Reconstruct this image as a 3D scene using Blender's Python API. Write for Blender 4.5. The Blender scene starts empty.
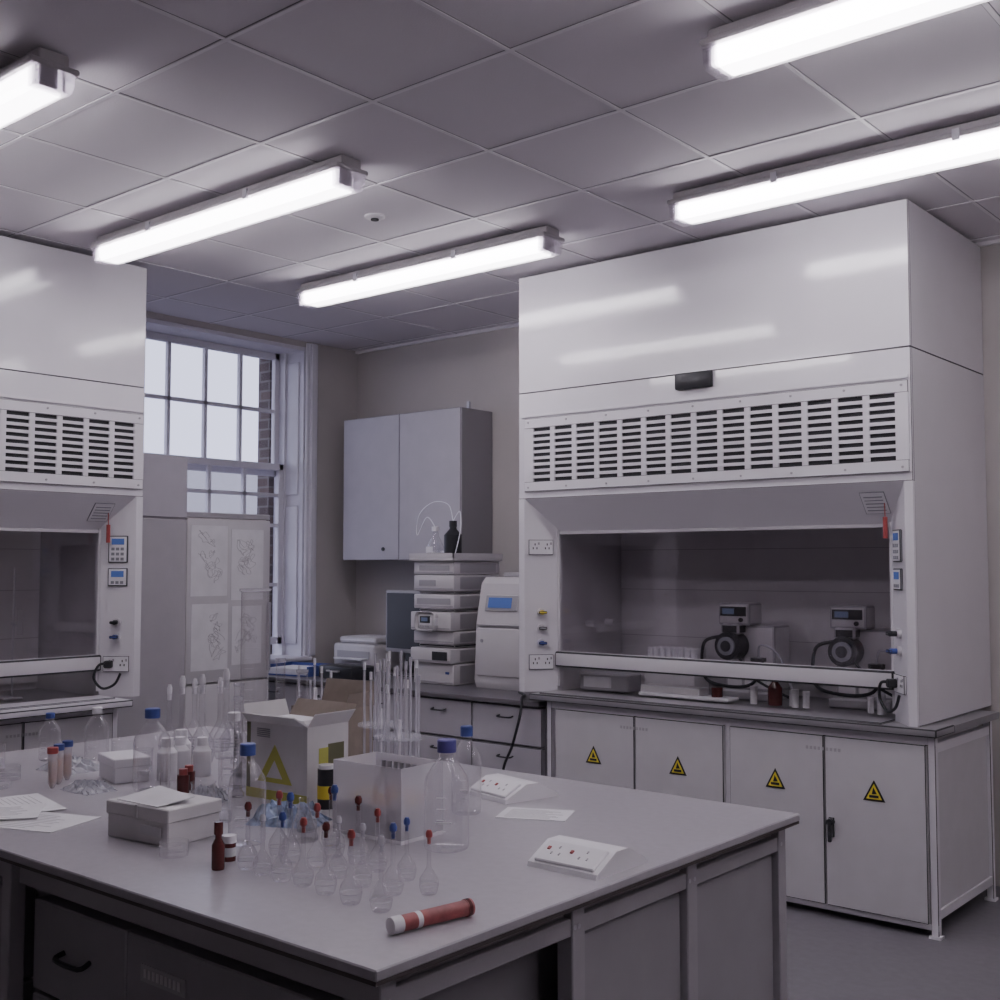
import bpy, bmesh, math, random
from mathutils import Matrix, Vector
random.seed(7)
R=math.radians
# ------------------------------------------------------------------ materials
def mat(name,col,rough=.5,metal=0,noise=0.0,nscale=8,bump=0,bscale=200,emis=None,es=0,alpha=None,spec=.5,coat=0):
    m=bpy.data.materials.new(name); m.use_nodes=True; nt=m.node_tree; b=nt.nodes['Principled BSDF']
    b.inputs['Roughness'].default_value=rough; b.inputs['Metallic'].default_value=metal
    b.inputs['Specular IOR Level'].default_value=spec
    b.inputs['Coat Weight'].default_value=coat
    c=(col[0],col[1],col[2],1); b.inputs['Base Color'].default_value=c
    tc=nt.nodes.new('ShaderNodeTexCoord')
    if noise>0:
        n=nt.nodes.new('ShaderNodeTexNoise'); n.inputs['Scale'].default_value=nscale; n.inputs['Detail'].default_value=4
        nt.links.new(tc.outputs['Object'],n.inputs['Vector'])
        mr=nt.nodes.new('ShaderNodeMapRange'); mr.inputs['From Min'].default_value=.3; mr.inputs['From Max'].default_value=.7
        mr.inputs['To Min'].default_value=1-noise; mr.inputs['To Max'].default_value=1+noise
        nt.links.new(n.outputs['Fac'],mr.inputs['Value'])
        v=nt.nodes.new('ShaderNodeVectorMath'); v.operation='SCALE'; v.inputs[0].default_value=col[:3]
        nt.links.new(mr.outputs['Result'],v.inputs['Scale']); nt.links.new(v.outputs['Vector'],b.inputs['Base Color'])
    if bump>0:
        n=nt.nodes.new('ShaderNodeTexNoise'); n.inputs['Scale'].default_value=bscale
        nt.links.new(tc.outputs['Object'],n.inputs['Vector'])
        bp=nt.nodes.new('ShaderNodeBump'); bp.inputs['Strength'].default_value=bump; bp.inputs['Distance'].default_value=.003
        nt.links.new(n.outputs['Fac'],bp.inputs['Height']); nt.links.new(bp.outputs['Normal'],b.inputs['Normal'])
    if emis: b.inputs['Emission Color'].default_value=(*emis,1); b.inputs['Emission Strength'].default_value=es
    if alpha is not None: b.inputs['Alpha'].default_value=alpha
    return m
def glassmat(name,tint=(.965,.963,.972),base=.07,edge=.95,power=2.2,rough=.06,gl=(1,.985,1),dif=0.0):
    m=bpy.data.materials.new(name); m.use_nodes=True; nt=m.node_tree; nt.nodes.clear()
    o=nt.nodes.new('ShaderNodeOutputMaterial'); mx=nt.nodes.new('ShaderNodeMixShader')
    t=nt.nodes.new('ShaderNodeBsdfTransparent'); t.inputs[0].default_value=(*tint,1)
    g=nt.nodes.new('ShaderNodeBsdfGlossy'); g.inputs['Roughness'].default_value=rough; g.inputs[0].default_value=(*gl,1)
    d=nt.nodes.new('ShaderNodeBsdfDiffuse'); d.inputs[0].default_value=(.9,.88,.92,1); m2=nt.nodes.new('ShaderNodeMixShader'); m2.inputs[0].default_value=dif
    lw=nt.nodes.new('ShaderNodeLayerWeight'); lw.inputs['Blend'].default_value=.5
    p=nt.nodes.new('ShaderNodeMath'); p.operation='POWER'; p.inputs[1].default_value=power
    mr=nt.nodes.new('ShaderNodeMapRange'); mr.inputs['To Min'].default_value=base; mr.inputs['To Max'].default_value=edge
    L=nt.links.new; L(lw.outputs['Facing'],p.inputs[0]); L(p.outputs[0],mr.inputs['Value'])
    L(g.outputs[0],m2.inputs[1]); L(d.outputs[0],m2.inputs[2])
    L(mr.outputs[0],mx.inputs[0]); L(t.outputs[0],mx.inputs[1]); L(m2.outputs[0],mx.inputs[2])
    L(mx.outputs[0],o.inputs[0]); return m
def tilemat(col):
    m=mat('ceiling_tile',col,.9,bump=.25,bscale=160); nt=m.node_tree; b=nt.nodes['Principled BSDF']
    tc=nt.nodes.new('ShaderNodeTexCoord'); s=nt.nodes.new('ShaderNodeVectorMath'); s.operation='SUBTRACT'; s.inputs[1].default_value=(-3.68,1.565,0)
    d=nt.nodes.new('ShaderNodeVectorMath'); d.operation='DIVIDE'; d.inputs[1].default_value=(.655,.655,1)
    f=nt.nodes.new('ShaderNodeVectorMath'); f.operation='FLOOR'; w=nt.nodes.new('ShaderNodeTexWhiteNoise'); w.noise_dimensions='2D'
    mr=nt.nodes.new('ShaderNodeMapRange'); mr.inputs['To Min'].default_value=.96; mr.inputs['To Max'].default_value=1.04
    v=nt.nodes.new('ShaderNodeVectorMath'); v.operation='SCALE'; v.inputs[0].default_value=col
    L=nt.links.new; L(tc.outputs['Object'],s.inputs[0]); L(s.outputs[0],d.inputs[0]); L(d.outputs[0],f.inputs[0]); L(f.outputs[0],w.inputs['Vector'])
    L(w.outputs['Value'],mr.inputs['Value']); L(mr.outputs[0],v.inputs['Scale']); L(v.outputs[0],b.inputs['Base Color']); return m
def brickmat():
    m=mat('brick',(.2,.12,.1),.9); nt=m.node_tree; b=nt.nodes['Principled BSDF']
    tc=nt.nodes.new('ShaderNodeTexCoord'); sep=nt.nodes.new('ShaderNodeSeparateXYZ'); cmb=nt.nodes.new('ShaderNodeCombineXYZ'); ad=nt.nodes.new('ShaderNodeMath')
    br=nt.nodes.new('ShaderNodeTexBrick'); br.inputs['Scale'].default_value=1; br.inputs['Brick Width'].default_value=.22; br.inputs['Row Height'].default_value=.075
    br.inputs['Mortar Size'].default_value=.008; br.inputs['Color1'].default_value=(.085,.062,.06,1); br.inputs['Color2'].default_value=(.14,.10,.09,1); br.inputs['Mortar'].default_value=(.19,.175,.17,1)
    L=nt.links.new; L(tc.outputs['Object'],sep.inputs[0]); L(sep.outputs[0],ad.inputs[0]); L(sep.outputs[1],ad.inputs[1]); L(ad.outputs[0],cmb.inputs[0]); L(sep.outputs[2],cmb.inputs[1])
    L(cmb.outputs[0],br.inputs['Vector']); L(br.outputs['Color'],b.inputs['Base Color']); return m
M_white=mat('hood_white',(.70,.675,.725),.15,noise=.02,nscale=3,coat=.5)
M_post=mat('hood_post_white',(.68,.655,.70),.35)
M_int=mat('hood_liner',(.60,.575,.60),.45,noise=.06,nscale=5)
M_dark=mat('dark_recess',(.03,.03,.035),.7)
M_black=mat('black_plastic',(.02,.02,.025),.4)
M_wall=mat('wall_paint',(.46,.43,.425),.8,noise=.03,nscale=3,bump=.1)
M_floor=mat('floor_vinyl',(.17,.16,.18),.38,noise=.08,nscale=25)
M_tile=tilemat((.64,.605,.65))
M_tee=mat('ceiling_tee',(.74,.71,.75),.5)
M_teeshade=mat('painted_tee_shadow',(.22,.21,.23),.9)  # dark colour painting the thin shadow edges beside the ceiling tees
M_brick=brickmat()
M_wood=mat('window_paint',(.66,.64,.70),.4,noise=.03)
M_pane=glassmat('window_glass',(.97,.97,.99),.03,.5,3,.03)
M_sash=glassmat('sash_glass',(.93,.92,.94),.05,.6,3,.03)
M_glass=glassmat('clear_glass',dif=.22)  # white diffuse in the rim mix paints brighter edges onto the glass
M_prism=glassmat('prismatic_diffuser',(.97,.96,.98),.22,.8,1.5,.12)
M_grey=mat('cabinet_grey',(.40,.38,.41),.5,noise=.03)
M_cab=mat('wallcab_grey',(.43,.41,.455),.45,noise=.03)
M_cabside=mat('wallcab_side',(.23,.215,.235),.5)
M_lightcab=mat('base_cab_paint',(.55,.53,.56),.45,noise=.03)
M_top=mat('island_laminate',(.37,.35,.385),.3,noise=.05,nscale=40)
M_edge=mat('laminate_edge',(.08,.065,.065),.5)
M_btop=mat('bench_top_dark',(.12,.11,.125),.35)
M_wtop=mat('hood_worktop',(.22,.21,.23),.28)
M_wtopl=mat('hood_worktop_lip',(.22,.21,.23),.3)
M_wtopw=mat('hood_worktop_pale',(.58,.555,.60),.3)
M_frame=mat('steel_frame_grey',(.36,.34,.37),.5,noise=.05)
M_panel=mat('island_panel',(.31,.295,.32),.5,noise=.04)
M_drawer=mat('island_drawer',(.28,.265,.29),.5,noise=.05)
M_inst=mat('instrument_beige',(.56,.535,.555),.4,noise=.02)
M_inst2=mat('instrument_grey',(.36,.345,.37),.45)
M_screen=mat('blue_screen',(.05,.1,.3),.2,emis=(.25,.36,.9),es=.12)
M_lcd=mat('green_lcd',(.12,.15,.25),.2,emis=(.4,.5,.75),es=.05)
M_alu=mat('aluminium',(.55,.54,.58),.35,metal=.8)
M_rail=mat('sash_rail',(.60,.575,.61),.5)
M_yel=mat('yellow_print',(.75,.6,.05),.5)
M_red=mat('red_plastic',(.34,.06,.06),.4)
M_redtube=mat('red_tube_paper',(.32,.085,.085),.5,noise=.25,nscale=40)
M_blue=mat('blue_cap',(.05,.08,.30),.4)
M_violet=mat('violet_cap',(.10,.085,.32),.4)
M_orange=mat('orange_cap',(.50,.22,.09),.4)
M_brown=mat('amber_glass',(.12,.03,.03),.15)
M_wpl=mat('white_plastic',(.74,.72,.76),.4)
M_trans=mat('frosted_plastic',(.82,.80,.86),.3,alpha=.42)
M_clearpl=mat('clear_plastic',(.8,.79,.86),.25,alpha=.3)
M_rod=mat('glass_rod',(.75,.73,.80),.12,alpha=.5)
M_paper=mat('paper',(.70,.685,.72),.8,noise=.05,nscale=12)
M_ink=mat('ink_grey',(.25,.25,.28),.7)
M_card=mat('cardboard',(.25,.205,.175),.85,noise=.1,nscale=20)
M_cardw=mat('carton_white',(.62,.60,.615),.6,noise=.06,nscale=8)
M_olive=mat('carton_olive',(.13,.13,.07),.6)
M_lime=mat('carton_lime',(.46,.46,.10),.6)
M_bag=mat('blue_bag',(.28,.34,.48),.3,noise=.5,nscale=40)
M_bagw=mat('clear_bag',(.6,.6,.66),.2,noise=.25,nscale=40,alpha=.6)
M_tube=mat('tube_glow',(1,1,1),.5,emis=(1,.955,.998),es=19.5)
M_house=mat('fixture_housing',(.40,.375,.395),.5)
M_tubingw=mat('ptfe_tubing',(.75,.75,.8),.3)
M_grout=mat('sticker',(.6,.59,.62),.5)
# ------------------------------------------------------------------ builder
class B:
    def __init__(s,name): s.n=name; s.bm=bmesh.new(); s.m=[]; s.M=Matrix.Identity(4)
    def mi(s,m):
        if m not in s.m: s.m.append(m)
        return s.m.index(m)
    def v(s,p): return s.bm.verts.new(s.M@Vector(p))
    def face(s,vs,m):
        f=s.bm.faces.new(vs); f.material_index=s.mi(m); f.smooth=True; return f
    def box(s,x0,x1,y0,y1,z0,z1,m,bev=0,seg=1):
        c=[s.v((x,y,z)) for z in(z0,z1) for y in(y0,y1) for x in(x0,x1)]
        fs=[s.face([c[i] for i in q],m) for q in((0,2,3,1),(4,5,7,6),(0,1,5,4),(2,6,7,3),(0,4,6,2),(1,3,7,5))]
        if bev>0:
            es=list({e for f in fs for e in f.edges})
            bmesh.ops.bevel(s.bm,geom=es,offset=bev,segments=seg,profile=.5,affect='EDGES')
    def prism(s,a,off,m):
        off=Vector(off); A=[s.v(p) for p in a]; Bv=[s.v(Vector(p)+off) for p in a]; n=len(a)
        s.face(A,m); s.face(Bv[::-1],m)
        for i in range(n): s.face([A[i],Bv[i],Bv[(i+1)%n],A[(i+1)%n]],m)
    def lathe(s,prof,c,m,seg=20,axis='Z'):
        rings=[]
        for r,z in prof:
            if r<1e-6: rings.append([s.v(s._ax(c,0,0,z,axis))]); continue
            rings.append([s.v(s._ax(c,r*math.cos(2*math.pi*i/seg),r*math.sin(2*math.pi*i/seg),z,axis)) for i in range(seg)])
        for a,b in zip(rings,rings[1:]):
            for i in range(seg):
                j=(i+1)%seg
                if len(a)==1 and len(b)==1: continue
                if len(a)==1: s.face([a[0],b[i],b[j]],m)
                elif len(b)==1: s.face([a[i],a[j],b[0]],m)
                else: s.face([a[i],a[j],b[j],b[i]],m)
    def _ax(s,c,x,y,z,axis):
        if axis=='Z': return (c[0]+x,c[1]+y,c[2]+z)
        if axis=='Y': return (c[0]+x,c[1]+z,c[2]+y)
        return (c[0]+z,c[1]+x,c[2]+y)
    def cyl(s,c,r,h,m,seg=20,axis='Z',r2=None):
        r2=r if r2 is None else r2
        s.lathe([(0,0),(r,0),(r2,h),(0,h)],c,m,seg,axis)
    def tube(s,pts,r,m,seg=8):
        P=[Vector(p) for p in pts]; up=Vector((0,0,1)); rings=[]
        for i,p in enumerate(P):
            t=(P[min(i+1,len(P)-1)]-P[max(i-1,0)]).normalized()
            n=up-t*up.dot(t)
            if n.length<.05: n=Vector((1,0,0))-t*t.x
            n.normalize(); b=t.cross(n); up=n
            rings.append([s.v(p+n*r*math.cos(2*math.pi*k/seg)+b*r*math.sin(2*math.pi*k/seg)) for k in range(seg)])
        for a,b in zip(rings,rings[1:]):
            for k in range(seg): s.face([a[k],a[(k+1)%seg],b[(k+1)%seg],b[k]],m)
        s.face(rings[0][::-1],m); s.face(rings[-1],m)
    def done(s,loc=(0,0,0),rz=0,sharp=32):
        bmesh.ops.recalc_face_normals(s.bm,faces=s.bm.faces)
        for e in s.bm.edges:
            if len(e.link_faces)==2 and e.calc_face_angle(0)>R(sharp): e.smooth=False
        me=bpy.data.meshes.new(s.n); s.bm.to_mesh(me); s.bm.free()
        for m in s.m: me.materials.append(m)
        o=bpy.data.objects.new(s.n,me); bpy.context.scene.collection.objects.link(o)
        o.location=loc; o.rotation_euler=(0,0,rz); return o
def arc(pts,n=8):
    P=[Vector(p) for p in pts]; P=[P[0]]+P+[P[-1]]; out=[]
    for i in range(1,len(P)-2):
        for k in range(n):
            t=k/n; a,b,c,d=P[i-1:i+3]
            out.append(.5*((2*b)+(c-a)*t+(2*a-5*b+4*c-d)*t*t+(3*b-a-3*c+d)*t**3))
    out.append(P[-2]); return out
def copy(o,loc,rz=0,sc=1):
    n=bpy.data.objects.new(o.name.split('.')[0],o.data); bpy.context.scene.collection.objects.link(n)
    n.location=loc; n.rotation_euler=(0,0,rz); n.scale=(sc,sc,sc); return n
# ------------------------------------------------------------------ room
CH=3.352; XL=-6.73; YB=6.25; XR=2.6; YF=-2.2
b=B('floor'); b.box(XL-.4,XR+.1,YF-.1,YB+.1,-.1,0,M_floor); b.done()
b=B('ceiling'); b.box(XL-.35,XR+.1,YF-.1,YB+.1,CH,CH+.1,M_tile)
x=-3.68-.655*4
while x<XR: b.box(x-.008,x+.008,YF,YB,CH-.004,CH+.01,M_tee); b.box(x-.0115,x-.008,YF,YB,CH-.001,CH+.01,M_teeshade); b.box(x+.008,x+.0115,YF,YB,CH-.001,CH+.01,M_teeshade); x+=.655
y=1.565-.655*5
while y<YB: b.box(XL,XR,y-.008,y+.008,CH-.0045,CH+.01,M_tee); b.box(XL,XR,y-.0115,y-.008,CH-.0012,CH+.01,M_teeshade); b.box(XL,XR,y+.008,y+.0115,CH-.0012,CH+.01,M_teeshade); y+=.655
b.box(XL,XR,YB-.025,YB,CH-.02,CH+.01,M_tee)
b.done()
b=B('wall_back'); b.box(XL-.4,XR+.1,YB,YB+.1,0,CH,M_wall); b.done()
b=B('wall_right'); b.box(XR,XR+.1,YF,YB,0,CH,M_wall); b.done()
b=B('wall_front'); b.box(XL,XR,YF-.1,YF,0,CH,M_wall); b.done()
WY0,WY1,WZ0,WZ1=3.0,5.72,.93,3.31
b=B('wall_left')
for a in((YF,WY0,0,CH),(WY1,YB,0,CH),(WY0,WY1,0,WZ0),(WY0,WY1,WZ1,CH)):
    b.box(XL-.32,XL,a[0],a[1],a[2],a[3],M_wall)
for a in((YF,WY0+.12,-.1,CH+.3),(WY1-.09,YB+.1,-.1,CH+.3),(WY0,WY1,-.1,WZ0-.02),(WY0,WY1,WZ1,CH+.3)):
    b.box(XL-.46,XL-.322,a[0],a[1],a[2],a[3],M_brick)
b.done()
b=B('window_1')
gx=XL-.25
b.box(XL-.32,XL-.005,WY1-.02,WY1-.001,WZ0,WZ1-.001,M_wood)
b.box(XL-.32,XL-.005,WY0+.001,WY0+.02,WZ0,WZ1-.001,M_wood)
b.box(XL-.32,XL-.005,WY0+.02,WY1-.02,WZ1-.03,WZ1-.001,M_wood)
b.box(XL-.32,XL-.001,WY0+.02,WY1-.02,WZ0-.0,WZ0+.035,M_wood,.004)
b.box(XL-.02,XL+.05,4.95,WY1+.05,WZ0-.0,WZ0+.035,M_wood,.008)
for z0,z1 in((1.05,2.1),(2.18,3.2)):
    b.box(XL-.20,XL-.05,WY1-.032,WY1-.02,z0,z1,M_wood,.006)
for o,w,t in((0,.11,.025),(.03,.05,.045)):
    b.box(XL,XL+t,WY1-.01+o,WY1-.01+o+w,WZ0+.035,WZ1+.03,M_wood,.006)
def sash(x,z0,z1,rows):
    y0,y1=WY0+.02,WY1-.02
    b.box(x-.022,x+.022,y1-.07,y1,z0,z1,M_wood,.004); b.box(x-.022,x+.022,y0,y0+.07,z0,z1,M_wood,.004)
    b.box(x-.022,x+.022,y0,y1,z1-.05,z1,M_wood,.004); b.box(x-.022,x+.022,y0,y1,z0,z0+.055,M_wood,.004)
    for k in range(1,9):
        yy=5.625-.312*k
        if yy<y0+.1: break
        b.box(x-.016,x+.016,yy-.013,yy+.013,z0,z1,M_wood)
    for zz in rows: b.box(x-.016,x+.016,y0,y1,zz-.013,zz+.013,M_wood)
    b.box(x-.003,x+.003,y0+.05,y1-.05,z0+.04,z1-.04,M_pane)
sash(gx-.03,2.33,WZ1-.03,[2.83])
sash(gx+.03,1.05,2.42,[1.5,1.95,2.18])
b.box(gx-.06,gx+.06,WY1-.05,WY1-.02,WZ0,WZ1,M_wood)
b.done()
b=B('neighbouring_building'); b.box(-34,-26,8,40,-3,2.9,M_brick); b.prism([(-34.3,8,2.9),(-25.7,8,2.9),(-30,8,4.6)],(0,32,0),M_drawer)
for i in range(8):
    b.box(-26.0,-25.9,9.5+i*3.6,10.9+i*3.6,-.2,1.9,M_wood); b.box(-25.92,-25.86,9.6+i*3.6,10.8+i*3.6,-.1,1.8,M_dark)
b.done()
b=B('ground_outside'); b.box(-60,-7.3,-30,70,-3.2,-3,M_floor); b.done()
# ------------------------------------------------------------------ lights
def fixture(L=1.9):
    b=B('fluorescent_light_fixture')
    b.box(-L+.01,-.01,-.055,.055,-.045,0,M_house,.006)
    b.box(-L,0,-.088,.088,-.06,-.04,M_house,.005)
    sec=[(-.072,-.0605),(.072,-.0605),(.068,-.115),(.052,-.133),(-.052,-.133),(-.068,-.115)]
    s1=[(y*.88,-.0615+(z+.0605)*.93) for y,z in sec]
    b.prism([(-L+.05,y,z) for y,z in s1],(L-.05-.065,0,0),M_tube)
    b.prism([(-L+.004,y,z) for y,z in sec],(L-.008,0,0),M_prism)
    for sg in(-1,1): b.box(-L+.004,-.004,sg*.074-.004,sg*.074+.004,-.072,-.0605,M_prism)
    for k in range(4): b.box(-.014-k*.014,-.010-k*.014,-.066,.066,-.128,-.062,M_prism); b.box(-L+.012+k*.01,-L+.015+k*.01,-.066,.066,-.128,-.062,M_prism)
    b.box(-.055,-.04,-.03,.03,-.11,-.0605,M_wpl); b.box(-L+.03,-L+.045,-.03,.03,-.11,-.0605,M_wpl)
    for k in range(2):
        xx=-L*.32-k*L*.4
        for sg in(-1,1): b.box(xx-.014,xx+.014,sg*.088-.006,sg*.088+.006,-.075,-.03,M_alu)
    return b.done()
LZ=CH-.007
f=fixture(); f.location=(-3.49,3.21,LZ)
for p in((-3.51,1.9),(-3.45,4.54),(-.83,4.52),(.1,3.21),(.1,1.9),(2.2,4.52),(2.3,3.21)): copy(f,(p[0],p[1],LZ))  # last two, out of view, are added to brighten the hood's side
b=B('smoke_detector'); b.lathe([(0,0),(.05,0),(.05,-.008),(.035,-.016),(0,-.016)],(0,0,0),M_tee,24); b.cyl((0,0,-.022),.02,.008,M_dark); b.done((-4.03,3.85,CH))
# ------------------------------------------------------------------ fume hood
def hood(cx0,cx1,bx0,bx1,doors,lip,cf):
    W,D=2.30,1.045
    b=B('fume_hood')
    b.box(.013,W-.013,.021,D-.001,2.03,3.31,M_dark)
    b.box(0,W,0,.02,2.6465,3.33,M_white,.002); b.box(0,W,0,.02,2.03,2.6435,M_white,.002)
    for xs in((0,.012),(W-.012,W)):
        b.box(xs[0],xs[1],.0203,D,2.6465,3.33,M_white,.002); b.box(xs[0],xs[1],.0203,D,.92,2.6435,M_white,.002)
    b.box(.012,W-.012,.03,D-.001,3.31,3.33,M_white)
    b.box(.03,W-.01,-.012,0,2.50,2.515,M_post)
    x0,x1,z0,z1=.05,W-.01,2.07,2.49
    gx0,gx1,gz0,gz1=.115,W-.07,2.125,2.435
    b.box(x0,x1,-.014,0,z0,gz0,M_post,.002); b.box(x0,x1,-.014,0,gz1,z1,M_post,.002)
    b.box(x0,gx0,-.014,0,gz0,gz1,M_post); b.box(gx1,x1,-.014,0,gz0,gz1,M_post)
    b.box(gx0,gx1,-.003,.001,gz0,gz1,M_dark)
    nc=14; p=(gx1-gx0+.03)/nc
    for i in range(1,nc): b.box(gx0+i*p-.03,gx0+i*p,-.0135,-.001,gz0,gz1,M_post)
    nr=9; q=(gz1-gz0+.015)/nr
    for i in range(1,nr): b.box(gx0,gx1,-.013,-.001,gz0+i*q-.016,gz0+i*q,M_post)
    for i in range(9):
        for zz in(z0+.022,z1-.022): b.cyl((x0+.03+i*(x1-x0-.06)/8,-.018,zz),.006,.006,M_inst2,8,'Y')
    b.box(W/2-.08,W/2+.135,-.03,0,2.56,2.645,M_black,.008,2)
    b.prism([(.013,0.001,2.03),(.013,.17,1.84),(.013,.20,1.84),(.013,.2,2.03)],(W-.026,0,0),M_post)
    PX=.16
    def post(s):
        X=(lambda x:x) if s>0 else (lambda x:W-x)
        b.prism([(X(0),0,.92),(X(.04),0,.92),(X(PX),.15,.92),(X(PX),.20,.92),(X(.013),.20,.92),(X(.013),.0203,.92),(X(0),.0203,.92)],(0,0,1.109),M_post)
    post(1); post(-1)
    b.box(.013,PX,.201,D-.01,.92,2.029,M_int); b.box(W-PX,W-.013,.201,D-.01,.92,2.029,M_int)
    b.box(PX,W-PX,.83,D-.01,.92,2.029,M_int); b.box(PX,W-PX,.201,.83,1.95,2.029,M_int)
    b.box(PX+.01,W-PX-.01,.80,.82,.96,1.93,M_int)
    for zz in(1.22,1.50,1.74): b.box(PX+.012,W-PX-.012,.797,.80,zz-.002,zz+.002,M_inst2)
    for k in range(2): b.cyl((PX,.45+.2*k,1.3),.02,.06,M_rail,10,'X')
    b.box(PX,W-PX,.168,.174,1.12,1.93,M_sash)
    b.box(PX-.003,W-PX+.003,.130,.19,1.062,1.150,M_rail,.010,3)
    b.box(PX,W-PX,.16,.185,1.825,1.842,M_rail)
    for xx in(PX,W-PX-.015): b.box(xx,xx+.015,.155,.195,.95,1.85,M_rail)
    b.box(cx0,cx1,cf,.20,.882,.919,lip,.006,2); b.box(PX,W-PX,.20,.83,.882,.919,M_wtop)
    b.box(cx0,cx1,.201,.85,.882,.915,M_wtop)
    b.box(PX,W-PX,-.02,.15,.919,.928,lip,.003)
    b.M=Matrix.Translation((.10,.075,0))@Matrix.Rotation(R(51.3),4,'Z')
    def socket(z,w=.146,h=.086):
        b.box(-w/2,w/2,-.012,0,z-h/2,z+h/2,M_wpl,.003)
        for sx in(-.036,.036):
            for dx,dz in((0,.016),(-.011,-.006),(.011,-.006)): b.box(sx+dx-.003,sx+dx+.003,-.0135,-.01,z+dz-.006,z+dz+.006,M_dark)
            b.box(sx-.005+.022,sx+.005+.022,-.015,-.01,z+.014,z+.028,M_inst2)
    def knob(z,m,x=0):
        b.cyl((x,-.018,z),.022,.018,M_rail,14,'Y'); b.cyl((x,-.05,z),.013,.035,m,12,'Y'); b.box(x-.024,x+.024,-.062,-.045,z-.008,z+.008,m,.004)
    socket(1.75); socket(1.09); knob(1.375,M_yel); knob(1.285,M_inst2); knob(1.20,M_blue)
    b.M=Matrix.Translation((W-.10,.075,0))@Matrix.Rotation(R(-51.3),4,'Z')
    for z0,z1 in((1.66,1.81),(1.53,1.63)):
        b.box(-.055,.055,-.012,0,z0,z1,M_ink,.004); b.box(-.048,.048,-.013,-.011,z0+.006,z1-.006,M_wpl); b.box(-.035,.035,-.015,-.011,z1-.05,z1-.016,M_screen)
        n=int((z1-z0-.05)/.028)
        for i in range(n):
            for k in range(3): b.box(-.036+k*.026,-.018+k*.026,-.015,-.011,z0+.012+i*.028,z0+.028+i*.028,M_ink)
    knob(1.33,M_black); knob(1.25,M_blue); socket(1.10)
    b.tube(arc([(-.03,-.03,1.1),(-.07,-.07,1.10),(-.10,-.07,1.03),(-.06,-.05,.97),(.0,-.03,.99),(.03,-.02,1.05)]),.007,M_black)
    b.box(-.055,-.015,-.055,-.01,1.08,1.12,M_black,.006)
    b.M=Matrix.Translation((W-.20,.085,1.935))@Matrix.Rotation(R(41.8),4,'X')
    b.box(-.07,.05,-.004,.0,-.06,.07,M_ink); b.box(-.067,.047,-.005,.0,-.057,.067,M_wpl)
    for k in range(5): b.box(-.055,.035,-.0065,-.003,-.04+k*.02,-.035+k*.02,M_ink)
    b.M=Matrix.Identity(4)
    b.tube([(W-.165,.08,1.945),(W-.163,.08,1.87)],.003,M_red); b.cyl((W-.163,.08,1.77),.011,.10,M_red,10)
    z1=.882; BD=.80
    for xx in(bx0,bx1-.035):
        for yy in(0,BD-.035): b.box(xx,xx+.035,yy,yy+.035,0.0,z1,M_post,.003); b.box(xx-.008,xx+.043,yy-.008,yy+.043,0,.012,M_post)
        b.box(xx+.003,xx+.032,.03,BD-.03,.08,.12,M_post); b.box(xx+.003,xx+.032,.03,BD-.03,.81,.85,M_post)
        b.box(xx+.018,xx+.022,.03,BD-.05,.12,.83,M_lightcab)
    b.box(bx0+.036,bx1-.036,.03,.70,.06,z1-.001,M_lightcab)
    b.box(bx0+.001,bx1-.001,.001,.03,.845,z1-.001,M_post); b.box(bx0+.001,bx1-.001,.001,.03,.035,.06,M_post)
    b.box(doors[1][1],doors[2][0],.0,.03,.05,.86,M_post)
    for i,(dx0,dx1) in enumerate(doors):
        b.box(dx0+.003,dx1-.003,-.018,.03,.062,.845,M_lightcab,.004)
        cx=(dx0+dx1)/2; cz=.615; s=.052
        b.prism([(cx-s,-.0185,cz-.045),(cx+s,-.0185,cz-.045),(cx,-.0185,cz+.05)],(0,-.0015,0),M_black)
        s2=.037; b.prism([(cx-s2,-.020,cz-.036),(cx+s2,-.020,cz-.036),(cx,-.020,cz+.033)],(0,-.0012,0),M_yel)
        b.box(cx-.022,cx+.022,-.0222,-.021,cz-.030,cz-.018,M_black); b.prism([(cx-.010,-.021,cz-.014),(cx+.014,-.021,cz-.012),(cx-.002,-.021,cz+.018)],(0,-.0012,0),M_black)
        if i%2==1:
            for k in range(9): b.box(dx0-.09+k*.02,dx0-.078+k*.02,-.0195,-.018,.775,.79,M_grey)
        if i==2:
            hx=dx1+.035; b.box(hx-.014,hx+.014,-.03,-.016,.38,.47,M_alu,.004); b.cyl((hx,-.05,.45),.016,.03,M_black,12,'Y'); b.box(hx-.009,hx+.009,-.055,-.04,.36,.45,M_black,.004)
    return b
DR=[(.27,.80),(.80,1.33),(1.36,1.86),(1.86,2.34)]
b=hood(.10,2.395,.20,2.375,DR,M_wtopl,-.04); b.done((-4.21,5.19,0))
DL=[(.05,.56),(.56,1.08),(1.11,1.62),(1.62,2.13)]
b=hood(0,2.18,.0,2.17,DL,M_wtopw,-.13); b.done((-5.68,1.35,0),R(90))
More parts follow.
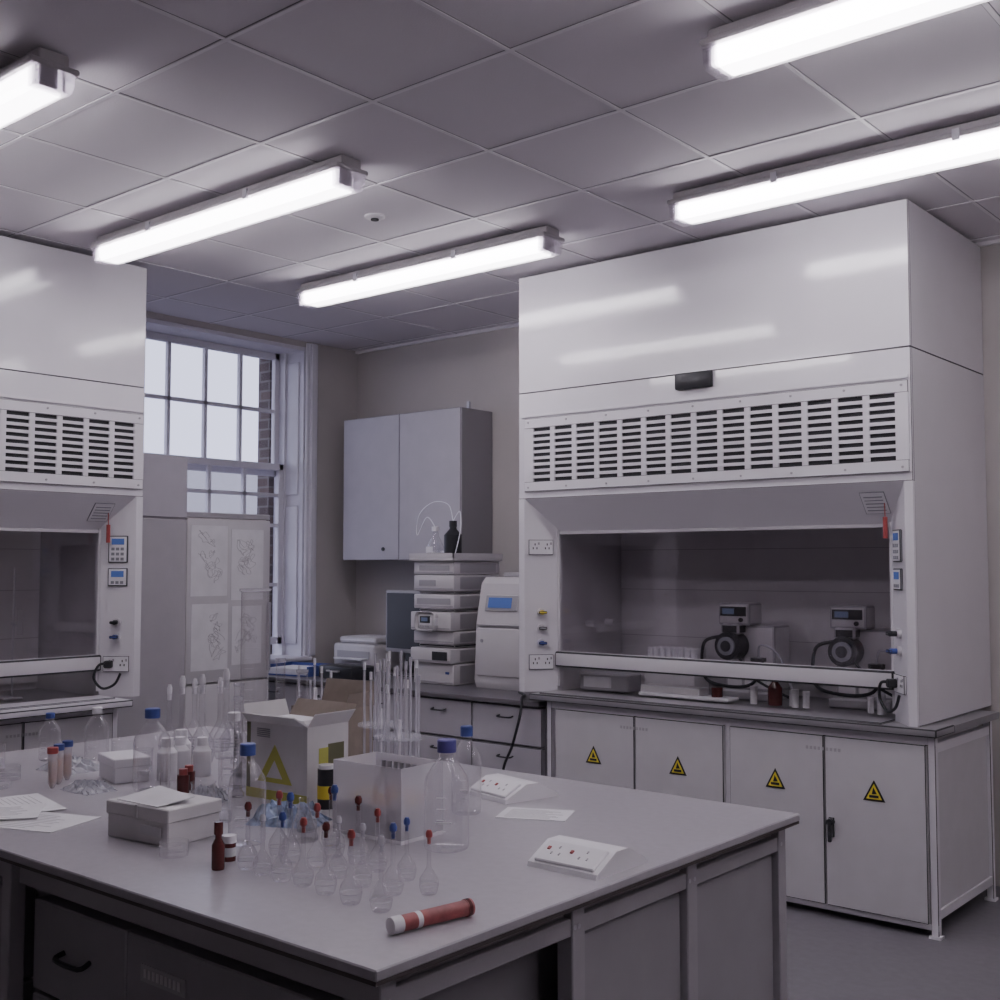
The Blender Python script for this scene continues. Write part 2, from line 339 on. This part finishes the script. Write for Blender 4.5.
# ------------------------------------------------------------------ equipment in the hoods
def pump():
    b=B('vacuum_pump')
    b.box(-.15,.17,-.1,.16,0,.05,M_inst2,.008); b.box(-.02,.17,-.04,.15,.05,.40,M_int,.012,2); b.box(-.13,-.02,-.03,.13,.05,.30,M_int,.012,2)
    b.box(-.14,.05,-.09,.06,.40,.52,M_inst,.012,2); b.box(-.125,.03,-.094,-.088,.45,.50,M_black); b.box(-.11,-.04,-.097,-.093,.46,.49,M_lcd); b.cyl((.0,-.1,.43),.012,.012,M_black,12,'Y')
    b.cyl((-.055,-.15,.29),.075,.13,M_black,24,'Y'); b.cyl((-.055,-.165,.29),.05,.02,M_ink,20,'Y'); b.cyl((-.055,-.168,.29),.03,.01,M_black,16,'Y')
    b.box(-.11,.0,-.12,-.02,.35,.41,M_black,.012); b.cyl((.09,-.07,.05),.04,.16,M_glass,16); b.cyl((.09,-.07,.21),.042,.02,M_black,16)
    b.tube(arc([(-.1,-.13,.34),(-.19,-.16,.30),(-.20,-.14,.12),(-.05,-.18,.08),(.1,-.16,.1),(.13,-.09,.23)]),.009,M_black)
    b.tube(arc([(.0,-.13,.24),(.12,-.2,.14),(.25,-.15,.06),(.33,-.1,.02)]),.007,M_dark)
    b.tube(arc([(.09,-.07,.23),(.12,-.1,.30),(.2,-.06,.25),(.26,-.02,.06)]),.006,M_rod)
    return b.done()
p=pump(); p.location=(-3.02,5.72,.92); copy(p,(-2.38,5.72,.92),R(5))
b=B('vial_rack'); b.box(-.16,.16,-.08,.08,0,.19,M_int,.004)
for i in range(8):
    for j in range(3): b.cyl((-.14+i*.04,-.05+j*.05,.19),.015,.055,M_wpl,10); b.cyl((-.14+i*.04,-.05+j*.05,.245),.016,.018,M_paper,10)
b.done((-3.42,5.62,.92))
b=B('steel_tray'); b.box(-.28,.28,-.06,.06,0,.02,M_paper,.006); b.box(-.27,.1,-.05,.05,.02,.06,M_inst,.004); b.cyl((.18,0,.02),.03,.05,M_brown,14); b.done((-3.25,5.45,.929))
b=B('chart_recorder'); b.box(-.16,.16,-.08,.08,0,.10,M_inst2,.008); b.box(-.13,.05,-.085,-.08,.02,.08,M_paper); b.done((-3.80,5.52,.929),R(4))
b=B('amber_reagent_bottle')
b.lathe([(0,0),(.035,0),(.037,.01),(.037,.09),(.015,.12),(.015,.135)],(0,0,0),M_brown,18); b.cyl((0,0,.135),.019,.025,M_black,14); b.done((-2.74,5.46,.929))
b=B('sample_vial'); b.cyl((0,0,0),.018,.07,M_wpl,14); b.cyl((0,0,.07),.019,.02,M_paper,14); sv=b.done((-2.62,5.44,.929))
for x,y in((-2.57,5.46),(-2.66,5.49),(-2.18,5.45),(-2.24,5.47),(-2.85,5.44)): copy(sv,(x,y,.929),0,random.uniform(.8,1.2))
b=B('retort_stand')
b.box(-.08,.08,-.05,.05,0,.012,M_inst2,.003); b.cyl((0,.03,.012),.006,.7,M_alu,10); b.box(-.02,.06,.02,.04,.4,.42,M_alu); b.cyl((.07,.03,.35),.016,.14,M_glass,12)
b.done((-6.1,3.1,.92))
copy(p,(-6.2,2.75,.92),R(90),.6)
# ------------------------------------------------------------------ back bench
b=B('laboratory_bench')
x0,x1,yf=XL+.02,-4.06,5.2
b.box(x0,x1,yf-.02,YB-.01,.84,.869,M_btop,.004); b.box(x0,x1,yf+.05,YB-.02,.1,.84,M_grey); b.box(x0,x1,yf+.12,YB-.02,0,.1,M_dark)
n=5; w=(x1-x0)/n
for i in range(n):
    a=x0+i*w
    for z0,z1 in((.11,.36),(.37,.60),(.61,.83)):
        b.box(a+.004,a+w-.004,yf+.01,yf+.05,z0,z1,M_cab,.004)
        c=a+w*.5
        b.tube(arc([(c-.05,yf+.01,z1-.06),(c-.045,yf-.02,z1-.065),(c+.045,yf-.02,z1-.065),(c+.05,yf+.01,z1-.06)],4),.005,M_black)
b.done()
b=B('power_cable'); b.tube(arc([(-4.42,5.45,.878),(-4.3,5.35,.878),(-4.2,5.2,.880),(-4.17,5.15,.80),(-4.22,5.14,.62),(-4.3,5.15,.45),(-4.28,5.15,.2)]),.008,M_black); b.done()
b=B('wall_cabinet')
x0,x1,y0,z0,z1=-6.50,-5.31,5.90,1.685,2.745
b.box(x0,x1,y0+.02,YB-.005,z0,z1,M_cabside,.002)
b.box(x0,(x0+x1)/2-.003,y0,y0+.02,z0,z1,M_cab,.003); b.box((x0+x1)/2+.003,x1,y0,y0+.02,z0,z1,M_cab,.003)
b.cyl(((x0+x1)/2-.16,y0-.008,z0+.08),.014,.01,M_black,12,'Y'); b.box(x1-.1,x1-.06,y0-.004,y0,z0+.08,z0+.10,M_alu)
b.box(x1-.12,x1-.1,6.1,6.12,z1,z1+.07,M_alu)
b.done()
b=B('hplc_instrument_stack'); w,d=.36,.46
mods=[(0,.135,0,0),(.14,.235,-.0,-.03),(.24,.26,.02,.03),(.262,.345,0,0),(.35,.47,.0,-.03),(.475,.49,.02,.03),(.492,.585,0,0),(.59,.605,.02,.03),(.607,.71,0,0),(.715,.80,0,0)]
for z0,z1,ix,iy in mods:
    m=M_dark if ix==.02 else M_inst
    b.box(ix,w-ix,iy,d-ix,z0,z1,m,.006,2)
    if m is M_inst: b.box(.01,w-.01,iy-.004,iy+.01,z0+.012,z0+.018,M_inst2); b.box(w-.001,w+.001,.06,.42,z0+.012,z1-.012,M_inst2)
b.box(-.02,w+.02,-.03,d+.01,.805,.825,M_inst,.004)
for a in((-.02,-.01,-.03,d),(w+.01,w+.02,-.03,d),(-.02,w+.02,-.03,-.02),(-.02,w+.02,d,d+.01)): b.box(a[0],a[1],a[2],a[3],.825,.855,M_inst)
b.box(.07,.25,-.055,-.03,.35,.47,M_wpl,.035,4); b.box(.11,.20,-.058,-.052,.40,.445,M_black); b.box(.125,.18,-.060,-.056,.41,.435,M_lcd)
for k in range(4): b.box(.11+k*.022,.125+k*.022,-.058,-.052,.37,.382,M_inst2)
b.box(.03,.33,-.003,.002,.52,.56,M_inst2); b.box(.05,.2,-.003,.002,.64,.68,M_inst2); b.box(.05,.32,-.003,.002,.74,.775,M_inst2)
b.box(.29,.32,-.004,0,.07,.085,M_blue); b.box(.2,.33,-.036,-.03,.16,.215,M_dark)
b.lathe([(0,.002),(.055,0),(.058,.01),(.058,.08),(.022,.15),(.02,.18)],(.10,.10,.826),M_glass,24); b.cyl((.10,.10,1.005),.025,.03,M_wpl,14); b.cyl((.10,.10,.83),.052,.045,M_clearpl,16); b.box(.07,.13,.041,.0425,.86,.90,M_paper)
b.lathe([(0,0),(.058,0),(.060,.01),(.060,.15),(.024,.19),(.022,.21),(0,.21)],(.26,.10,.826),M_black,24); b.cyl((.26,.10,1.03),.026,.04,M_black,14)
b.tube(arc([(.10,.10,1.03),(.02,.1,1.1),(-.05,.08,.98),(-.03,.08,1.12),(.08,.1,1.2),(.2,.12,1.18),(.26,.10,1.07)]),.0035,M_tubingw,6)
b.tube(arc([(.26,.10,1.07),(.32,.1,1.13),(.36,.06,1.0),(.37,.0,.85)]),.0035,M_tubingw,6)
b.done((-5.39,5.53,.87))
b=B('spectrometer'); w=.42
b.prism([(0,0,0),(0,-.02,.05),(0,.0,.42),(0,.05,.66),(0,.09,.70),(0,.5,.70),(0,.5,0)],(w,0,0),M_inst)
b.M=Matrix.Translation((0,.02,.54))@Matrix.Rotation(R(-11.8),4,'X')
b.box(.06,.33,-.008,.004,-.055,.05,M_inst2,.006); b.box(.09,.28,-.011,-.007,-.035,.03,M_screen); b.M=Matrix.Identity(4)
b.box(.02,.40,-.03,-.01,.08,.38,M_inst,.01,2); b.box(.02,.40,-.02,-.005,.395,.402,M_inst2); b.cyl((.07,-.034,.3),.012,.01,M_inst2,12,'Y')
b.box(.1,.45,.15,.4,.70,.73,M_inst2,.004)
b.done((-4.86,5.56,.87))
b=B('computer_monitor')
b.box(-.22,.22,0,.03,.16,.60,M_inst2,.008,2); b.box(-.2,.2,-.003,0,.19,.58,M_black); b.box(-.03,.03,.03,.06,.02,.35,M_black); b.box(-.12,.12,-.06,.12,0,.015,M_black,.004); b.done((-5.74,5.80,.87),R(-6))
b=B('laser_printer')
b.box(-.22,.22,-.16,.2,0,.2,M_inst,.02,3); b.box(-.2,.2,-.12,.18,.2,.25,M_wpl,.02,3); b.box(-.17,.17,-.165,-.15,.10,.15,M_inst2); b.box(-.15,.15,-.22,-.1,.09,.1,M_wpl); b.done((-6.28,5.97,.87))
b=B('document_tray'); b.box(-.2,.2,-.15,.15,0,.01,M_blue); b.box(-.2,-.19,-.15,.15,.01,.07,M_blue); b.box(.19,.2,-.15,.15,.01,.07,M_blue); b.box(-.2,.2,.14,.15,.01,.07,M_blue); b.box(-.17,.17,-.14,.13,.01,.05,M_paper); b.done((-6.42,5.42,.87),R(10))
b=B('black_equipment_case'); b.box(-.2,.2,-.12,.12,0,.09,M_black,.012,2); b.tube(arc([(-.06,-.12,.06),(-.05,-.15,.06),(.05,-.15,.06),(.06,-.12,.06)],4),.006,M_inst2); b.done((-5.9,5.42,.87),R(-8))
# ------------------------------------------------------------------ tall cabinet & freezer
b=B('tall_storage_cabinet')
b.box(XL+.06,-6.12,3.70,4.235,0.05,2.32,M_grey,.004); b.box(XL+.08,-6.15,3.72,4.2,0,.05,M_dark)
b.box(-6.12,-6.10,3.70,4.235,1.94,2.32,M_cab,.004); b.box(-6.12,-6.10,3.70,4.235,.06,1.93,M_grey,.004)
b.tube(arc([(-6.10,3.75,1.2),(-6.06,3.75,1.19),(-6.06,3.75,1.06),(-6.10,3.75,1.05)],4),.006,M_alu); b.done()
b=B('upright_freezer')
b.box(XL+.06,-6.19,4.27,4.93,.05,1.96,M_inst,.006); b.box(XL+.06,-6.17,4.26,4.94,1.95,1.985,M_inst2,.004); b.box(XL+.08,-6.22,4.3,4.9,0,.05,M_dark)
b.box(-6.19,-6.15,4.27,4.93,.9,1.945,M_lightcab,.01,2); b.box(-6.19,-6.15,4.27,4.93,.06,.89,M_lightcab,.01,2)
b.box(-6.15,-6.12,4.90,4.92,.95,1.4,M_alu,.004)
rnd=random.Random(3)
for (ya,yb,za,zb) in((4.30,4.58,1.45,1.9),(4.61,4.87,1.42,1.88),(4.31,4.59,.98,1.40),(4.62,4.86,1.0,1.38)):
    b.box(-6.15,-6.147,ya,yb,za,zb,M_paper)
    for k in range(7):
        cy=rnd.uniform(ya+.06,yb-.06); cz=rnd.uniform(za+.07,zb-.07); n=18; r0=rnd.uniform(.02,.05); pts=[]
        for t in range(n):
            pts.append((-6.1465,min(yb-.01,max(ya+.01,cy+r0*math.cos(t*.7+k)*rnd.uniform(.3,1.5))),min(zb-.01,max(za+.01,cz+r0*math.sin(t*.55)*rnd.uniform(.5,1.6)))))
        b.tube(arc(pts,3),.0012,M_grey,4)
b.done()
# ------------------------------------------------------------------ island
b=B('laboratory_island_bench')
X0,X1,Y0,Y1=-4.5,-1.56,1.505,3.26
b.box(X0,X1,Y0,Y1,.878,.90,M_top,.003); b.box(X0+.002,X1-.002,Y0+.002,Y1-.002,.870,.8785,M_edge)
b.box(X0+.05,X1-.05,Y0+.06,Y1-.05,.80,.87,M_frame)
for yy in(1.54,3.17):
    for xx in(-4.45,-3.03,-1.63): b.box(xx,xx+.045,yy,yy+.045,0,.87,M_frame,.003)
for yy in(2.145,2.65): b.box(-1.63,-1.585,yy,yy+.05,0,.87,M_frame,.003)
b.box(-1.625,-1.59,1.56,3.2,.80,.84,M_frame,.002)
for k,(ya,yb) in enumerate(((2.2,2.645),(2.705,3.165))): b.box(-1.66,-1.605,ya,yb,.06,.79,M_panel,.004)
b.box(-1.75,-1.68,1.6,2.14,.06,.80,M_drawer)
for yy in(1.565,2.155,2.17,2.66,2.685,3.185): b.cyl((-1.592,yy,.82),.006,.008,M_alu,8,'X')
b.box(X0+.08,-1.72,1.65,3.14,.06,.80,M_drawer); b.box(X0+.12,-1.8,1.7,3.1,0,.06,M_dark)
for xa,xb in((-2.97,-2.53),(-2.525,-1.66),(-4.4,-3.75),(-3.74,-3.05)):
    for za,zb in((.52,.755),(.29,.51),(.07,.28)):
        b.box(xa,xb,1.60,1.65,za,zb,M_drawer,.004)
        c=(xa+xb)/2
        b.tube(arc([(c-.06,1.6,zb-.11),(c-.055,1.57,zb-.12),(c+.055,1.57,zb-.12),(c+.06,1.6,zb-.11)],4),.007,M_black)
b.box(-2.46,-2.28,1.597,1.60,.655,.695,M_frame)
for k in range(9): b.box(-2.445+k*.017,-2.434+k*.017,1.5955,1.597,.665,.686,M_inst)
b.done()
T=.90
def sockbox():
    b=B('bench_socket_outlet'); w=.105
    b.prism([(-w,-.11,0),(-w,-.105,.012),(-w,-.025,.052),(-w,.025,.052),(-w,.105,.012),(-w,.11,0)],(2*w,0,0),M_wpl)
    b.M=Matrix.Translation((0,-.066,.0325))@Matrix.Rotation(R(-63.5),4,'X')
    b.box(-.09,.09,-.006,.004,-.038,.038,M_wpl,.003)
    for sx in(-.042,.042):
        for dx,dz in((0,.016),(-.012,-.008),(.012,-.008)): b.box(sx+dx-.002,sx+dx+.002,-.0072,-.005,dz-.004,dz+.004,M_inst2)
    for sx in(-.07,.0): b.box(sx-.004,sx+.004,-.009,-.005,.002,.012,M_red)
    return b.done()
s=sockbox(); s.location=(-1.705,2.37,T); copy(s,(-2.40,2.92,T),R(-12))
b=B('paper_tube')
b.lathe([(0,0),(.017,0),(.0175,.005),(.0175,.025)],(0,0,0),M_wpl,20,'X'); b.lathe([(.0165,.025),(.0165,.19),(.018,.19),(.018,.205),(0,.205)],(0,0,0),M_redtube,20,'X')
b.cyl((.06,0,0),.0168,.012,M_wpl,20,'X'); b.cyl((.192,0,0),.0185,.008,M_brown,20,'X'); b.done((-1.685,1.665,T+.0185),R(80))
def vflask(cap,h=.165,r=.026,cs=.85):
    b=B('volumetric_flask'); s=h/.165; q=r; k=cs*s
    b.lathe([(0,.002),(q*.7,0),(q*.85,.006*s),(q,.024*s),(q*.9,.04*s),(q*.5,.056*s),(.0058*s,.068*s),(.0055*s,.137*s),(.008*s,.14*s)],(0,0,0),M_glass,18)
    b.lathe([(q*.93,.022*s),(q*.95,.023*s),(q*.93,.024*s)],(0,0,0),M_rod,14)
    b.lathe([(0,.125*s),(.0045*s,.125*s),(.005*s,.14*s),(.010*k,.143*s),(.0105*k,.152*s),(.006*k,.160*s),(0,.160*s)],(0,0,0),cap,12)
    return b.done()
fl=[(-1.82,1.77,4),(-1.91,1.765,0),(-2.01,1.78,3),(-2.10,1.79,0),(-2.17,1.785,1),(-2.25,1.79,4),(-2.32,1.80,3),
(-1.83,1.93,0),(-1.89,1.875,1),(-1.99,1.875,4),(-2.09,1.89,4),(-2.19,1.91,0),(-2.28,1.90,1),(-1.95,1.98,1),(-2.06,1.99,0),(-2.15,2.01,3),(-2.25,2.02,1),(-2.36,1.93,0),(-2.33,2.08,3)]
capm=[M_red,M_blue,M_orange,M_brown,M_rod]; caps={}
for i,(x,y,c) in enumerate(fl):
    if c not in caps: caps[c]=vflask(capm[c]); o=caps[c]; o.location=(x,y,T)
    else: o=copy(caps[c],(x,y,T),i,random.uniform(.88,1.14))
big=vflask(M_wpl,.33,.048,.55); big.location=(-3.80,2.63,T)
for x,y in((-3.70,2.76),(-3.93,2.66),(-3.66,2.62),(-3.86,2.85),(-3.99,2.82)): copy(big,(x,y,T),1,random.uniform(.85,1.08))
def duran(name,r,h,cap):
    b=B(name)
    b.lathe([(0,.004),(r*.8,0),(r*.95,.004),(r,.012),(r,h*.58),(r*.93,h*.66),(r*.55,h*.78),(r*.34,h*.83),(r*.33,h*.92),(r*.38,h*.925)],(0,0,0),M_glass,32)
    b.lathe([(r*.40,h*.89),(r*.42,h*.885),(r*.42,h*.99),(r*.38,h),(0,h)],(0,0,0),cap,24)
    for k in range(4): b.box(-r*.3,r*.1,-r-.0008,-r*.97,h*(.2+.1*k),h*(.205+.1*k),M_wpl)
    b.box(-r*.35,r*.35,-r-.0008,-r*.93,h*.27,h*.285,M_wpl)
    return b.done()
for r,h,m,x,y in((.06,.285,M_violet,-2.08,2.26),(.05,.265,M_blue,-2.53,1.96),(.06,.27,M_blue,-3.36,2.21),(.045,.26,M_blue,-2.33,2.62),(.05,.25,M_wpl,-3.20,2.42),(.045,.20,M_wpl,-4.05,2.42),(.04,.18,M_blue,-4.18,2.30)):
    o=duran('glass_reagent_bottle',r,h,m); o.location=(x,y,T); o.rotation_euler[2]=.6
b=B('amber_vial'); b.lathe([(0,0),(.015,0),(.016,.005),(.016,.06),(.008,.075),(.008,.085),(0,.085)],(0,0,0),M_brown,14); b.cyl((0,0,.085),.011,.03,M_brown,12); b.done((-2.37,1.75,T))
b=B('specimen_vial'); b.cyl((0,0,0),.017,.045,M_brown,14); b.cyl((0,0,.045),.018,.018,M_wpl,14); b.cyl((0,0,.012),.0175,.022,M_grout,14); b.done((-2.42,1.82,T))
def carton(name,w,d,h,m):
    b=B(name)
    b.box(-w/2,w/2,-d/2,d/2,0,h,m,.003); b.box(-w/2-.004,w/2+.004,-d/2-.004,d/2+.004,h*.66,h+.004,m,.003); return b
b=carton('white_cardboard_box',.25,.18,.095,M_cardw); b.box(.02,.10,-.096,-.093,.025,.05,M_grout)
b.box(-.0045,.0045,-.0955,.0955,.06,.1,M_inst)
b.prism([(-.10,-.08,.100),(.08,-.09,.100),(.10,.02,.112),(-.08,.05,.118)],(0,0,.002),M_paper); b.done((-2.78,1.87,T),R(6))
b=carton('white_cardboard_box',.18,.12,.08,M_wpl); b.done((-3.62,2.27,T),R(-15))
def sheet(x,y,w,d,a,z=0):
    b=B('paper_sheet'); b.box(-w/2,w/2,-d/2,d/2,0,.002,M_paper)
    for k in range(10): b.box(-w*.4,w*random.uniform(.1,.4),-d*.4+k*d*.08,-d*.4+k*d*.08+.002,.002,.0024,M_grey)
    b.done((x,y,T+z),R(a))
sheet(-3.22,1.73,.30,.21,20); sheet(-3.46,1.80,.30,.21,-12,.003); sheet(-2.16,2.74,.21,.15,25); sheet(-3.40,1.68,.30,.21,55,.006)
def ctube(cap):
    b=B('centrifuge_tube'); b.lathe([(0,0),(.006,.0),(.015,.02),(.015,.115)],(0,0,0),M_trans,14); b.lathe([(0,.003),(.013,.02),(.013,.085),(0,.085)],(0,0,0),M_orange,14); b.cyl((0,0,.115),.018,.02,cap,14); return b.done()
for cm,x,y in((M_blue,-3.70,2.07),(M_red,-3.65,2.02),(M_blue,-3.75,2.13)): o=ctube(cm); o.location=(x,y,T)
b=B('petri_dish_stack')
for k in range(3): b.lathe([(0,.002),(.045,0),(.046,.014),(.043,.014)],(0,0,k*.016),M_glass,24)
pd=b.done((-3.80,1.90,T)); copy(pd,(-3.92,2.0,T)); copy(pd,(-2.57,1.76,T),0,.8); copy(pd,(-3.06,2.05,T),0,.9); copy(pd,(-4.04,1.90,T),0,1.1)
def bag(name,w,d,h,m,seed,x,y,rz=0):
    rnd=random.Random(seed); b=B(name); nx,ny=18,13; g=[]
    for j in range(ny+1):
        row=[]
        for i in range(nx+1):
            u,v=i/nx,j/ny; e=min(1,5*min(u,1-u,v,1-v))
            z=h*e*(.25+.75*rnd.random()); row.append(b.v(((u-.5)*w+rnd.uniform(-.006,.006),(v-.5)*d+rnd.uniform(-.006,.006),z+.001)))
        g.append(row)
    for j in range(ny):
        for i in range(nx):
            b.face([g[j][i],g[j][i+1],g[j+1][i+1]],m); b.face([g[j][i],g[j+1][i+1],g[j+1][i]],m)
    return b.done((x,y,T),rz,25)
bag('plastic_bag',.22,.13,.06,M_bag,1,-2.64,2.19,.4); bag('plastic_bag',.16,.12,.035,M_bagw,2,-3.52,2.08); bag('plastic_bag',.2,.16,.05,M_bagw,3,-3.92,2.24); bag('plastic_bag',.12,.09,.05,M_bagw,4,-3.08,2.24)
b=B('open_product_carton'); x0,x1,y0,y1,h=-.14,.14,-.09,.09,.24; t=.003
b.box(x0,x1,y0,y0+t,0,h,M_cardw); b.box(x0,x1,y1-t,y1,0,h,M_cardw); b.box(x0,x0+t,y0,y1,0,h,M_olive); b.box(x1-t,x1,y0,y1,0,h,M_cardw); b.box(x0,x1,y0,y1,0,t,M_card)
b.box(x0+.001,x0+.018,y0-.001,y0,.002,h-.002,M_olive); b.box(x0,x1,y0-.0015,y0,0,.03,M_lime)
b.prism([(x0+.055,y0-.0015,.055),(x1-.065,y0-.0015,.055),(x0+.135,y0-.0015,.175)],(0,-.001,0),M_lime); b.prism([(x0+.098,y0-.003,.07),(x1-.108,y0-.003,.07),(x0+.135,y0-.003,.125)],(0,-.001,0),M_cardw)
for k in range(5): b.box(x0+.05,x0+.11,y0-.0018,y0,.195+k*.006,.198+k*.006,M_ink)
b.box(x1,x1+.001,y0+.09,y1-.02,.02,.18,M_olive); b.box(x1,x1+.0012,y0+.05,y0+.09,.06,.17,M_lime)
b.prism([(x0,y0,h),(x1,y0,h),(x1-.02,y0-.04,h+.03),(x0+.02,y0-.04,h+.03)],(0,.003,.003),M_cardw)
b.prism([(x0,y1,h),(x1,y1,h),(x1,y1+.04,h+.05),(x0,y1+.04,h+.05)],(0,.003,.003),M_card)
b.prism([(x1,y0,h),(x1,y1,h),(x1+.03,y1,h+.04),(x1+.03,y0,h+.04)],(0,.003,.003),M_cardw)
b.prism([(x0,y0,h),(x0,y1,h),(x0-.02,y1,h+.05),(x0-.02,y0,h+.05)],(0,.003,.003),M_cardw)
b.box(-.1,.08,-.05,.06,.1,.25,M_wpl,.01); b.done((-2.92,2.46,T),R(3))
b=B('open_cardboard_box'); x0,x1,y0,y1,h=-.12,.12,-.08,.08,.25
for a in((x0,x1,y0,y0+.004),(x0,x1,y1-.004,y1),(x0,x0+.004,y0,y1),(x1-.004,x1,y0,y1)): b.box(a[0],a[1],a[2],a[3],0,h,M_card)
b.box(x0,x1,y0,y1,0,.004,M_card); b.prism([(x0,y1,h),(x1,y1,h),(x1,y1+.03,h+.08),(x0,y1+.03,h+.08)],(0,.004,0),M_card); b.prism([(x1,y0,h),(x1,y1,h),(x1+.02,y1,h+.05),(x1+.02,y0,h+.05)],(0,0,.004),M_card)
b.done((-3.09,2.76,T),R(8))
b=B('yellow_tin'); b.cyl((0,0,0),.028,.12,M_black,18); b.cyl((0,0,.03),.0285,.04,M_yel,18); b.cyl((0,0,.12),.025,.012,M_wpl,18); b.done((-2.71,2.40,T))
b=B('plastic_reagent_bottle'); b.lathe([(0,0),(.03,0),(.032,.005),(.032,.09),(.016,.11)],(0,0,0),M_wpl,18); b.cyl((0,0,.108),.019,.028,M_wpl,16); pb=b.done((-3.52,2.43,T))
for x,y in((-3.46,2.48),(-3.48,2.35),(-3.60,2.49)): copy(pb,(x,y,T),1,random.uniform(.9,1.1))
b=B('small_reagent_bottle'); b.cyl((0,0,0),.02,.06,M_brown,16); b.cyl((0,0,.06),.014,.02,M_red,14); sb=b.done((-3.28,2.30,T)); copy(sb,(-3.24,2.25,T))
b=B('glass_beaker'); b.lathe([(0,.002),(.034,0),(.036,.004),(.036,.085),(.039,.09)],(0,0,0),M_glass,24); b.cyl((0,0,.006),.033,.03,M_clearpl,20); bk=b.done((-3.22,2.11,T))
for x,y,sc in((-2.95,2.12,1),(-2.80,2.08,.8),(-4.12,2.05,1.1),(-2.52,2.16,.8),(-3.80,2.38,1.2),(-3.70,2.40,.9)): copy(bk,(x,y,T),0,sc)
def mcyl(r,h):
    b=B('measuring_cylinder'); b.lathe([(0,0),(r*1.6,0),(r*1.6,.012),(r*1.05,.022),(r,.03),(r,h-.006),(r*1.12,h)],(0,0,0),M_glass,28)
    b.lathe([(r*1.0,h-.012),(r*1.14,h-.008),(r*1.14,h),(r*1.02,h)],(0,0,0),M_rod,24)
    for k in range(14): b.box(-r*.5,r*(.1 if k%5 else .5),-r*1.0-.0008,-r*.96,.08+k*(h-.14)/14,.081+k*(h-.14)/14,M_wpl)
    return b.done()
for r,h,x,y in((.05,.66,-3.35,2.62),(.016,.42,-3.18,2.60),(.018,.30,-3.57,2.72),(.014,.32,-3.06,2.33),(.02,.36,-3.30,2.80)): o=mcyl(r,h); o.location=(x,y,T); o.rotation_euler[2]=.7
b=B('pipette_tip_rack'); x0,x1,y0,y1=-.13,.13,-.085,.085
b.box(x0,x1,y0,y1,0,.01,M_wpl)
for a in((x0,x1,y0,y0+.003),(x0,x1,y1-.003,y1),(x0,x0+.003,y0,y1),(x1-.003,x1,y0,y1)): b.box(a[0],a[1],a[2],a[3],.01,.20,M_trans)
b.box(x0+.005,x1-.005,y0+.005,y1-.005,.088,.092,M_wpl)
rnd=random.Random(5)
for i in range(10):
    for j in range(6):
        m=rnd.choice([M_yel,M_orange,M_brown,M_wpl,M_wpl,M_wpl]); b.cyl((x0+.022+i*.024,y0+.02+j*.026,.092),.007,.02,m,8)
        b.cyl((x0+.022+i*.024,y0+.02+j*.026,.03),.003,.058,M_card if (i+j)%3 else M_wpl,6)
for k in range(8): b.box(x0+.03+k*.024,x0+.045+k*.024,y1-.007,y1-.004,.15,.18,M_ink)
b.done((-2.33,2.29,T),R(2))
def pipettes(n,h,seed):
    rnd=random.Random(seed); b=B('pipette_stand')
    b.cyl((0,0,0),.07,.015,M_wpl,24); b.cyl((0,0,.015),.008,.26,M_wpl,12); b.cyl((0,0,.22),.075,.008,M_clearpl,24); b.cyl((0,0,.08),.075,.008,M_clearpl,24)
    for k in range(n):
        a=2*math.pi*k/n; r=.062 if k%2 else .035; hh=h*rnd.uniform(.78,1.0); x,y=r*math.cos(a),r*math.sin(a)
        b.tube([(x,y,.03),(x*1.02,y*1.02,hh*.6),(x*1.04,y*1.04,hh)],.0042,M_rod,8); b.tube([(x*1.035,y*1.035,hh-.015),(x*1.04,y*1.04,hh+.010)],.005,rnd.choice([M_wpl,M_rod,M_tubingw]),8)
        b.tube([(x,y,.017),(x,y,.05)],.002,M_wpl,6)
    return b.done()
o=pipettes(14,.48,1); o.location=(-2.50,2.50,T); o=pipettes(7,.46,2); o.location=(-2.74,2.66,T); o=pipettes(5,.38,5); o.location=(-3.40,2.95,T)
b=B('conical_flask'); b.lathe([(0,0),(.055,0),(.06,.01),(.02,.13),(.018,.16),(.022,.162)],(0,0,0),M_glass,24); cf=b.done((-3.55,2.92,T)); copy(cf,(-2.44,2.08,T),0,.7)
# ------------------------------------------------------------------ world, camera
w=bpy.data.worlds.new('sky'); bpy.context.scene.world=w; w.use_nodes=True; nt=w.node_tree; bg=nt.nodes['Background']
tc=nt.nodes.new('ShaderNodeTexCoord'); sp=nt.nodes.new('ShaderNodeSeparateXYZ'); cr=nt.nodes.new('ShaderNodeValToRGB')
cr.color_ramp.elements[0].position=.0; cr.color_ramp.elements[0].color=(.60,.62,.84,1); cr.color_ramp.elements[1].position=.5; cr.color_ramp.elements[1].color=(.62,.64,.80,1)
nt.links.new(tc.outputs['Generated'],sp.inputs[0]); nt.links.new(sp.outputs[2],cr.inputs[0]); nt.links.new(cr.outputs[0],bg.inputs[0]); bg.inputs[1].default_value=2.6
c=bpy.data.cameras.new('camera'); co=bpy.data.objects.new('camera',c); bpy.context.scene.collection.objects.link(co)
co.location=(0,0,1.642); co.rotation_euler=(R(90+3.28),0,R(40)); c.sensor_width=36; c.lens=41.4; c.clip_start=.05
bpy.context.scene.camera=co
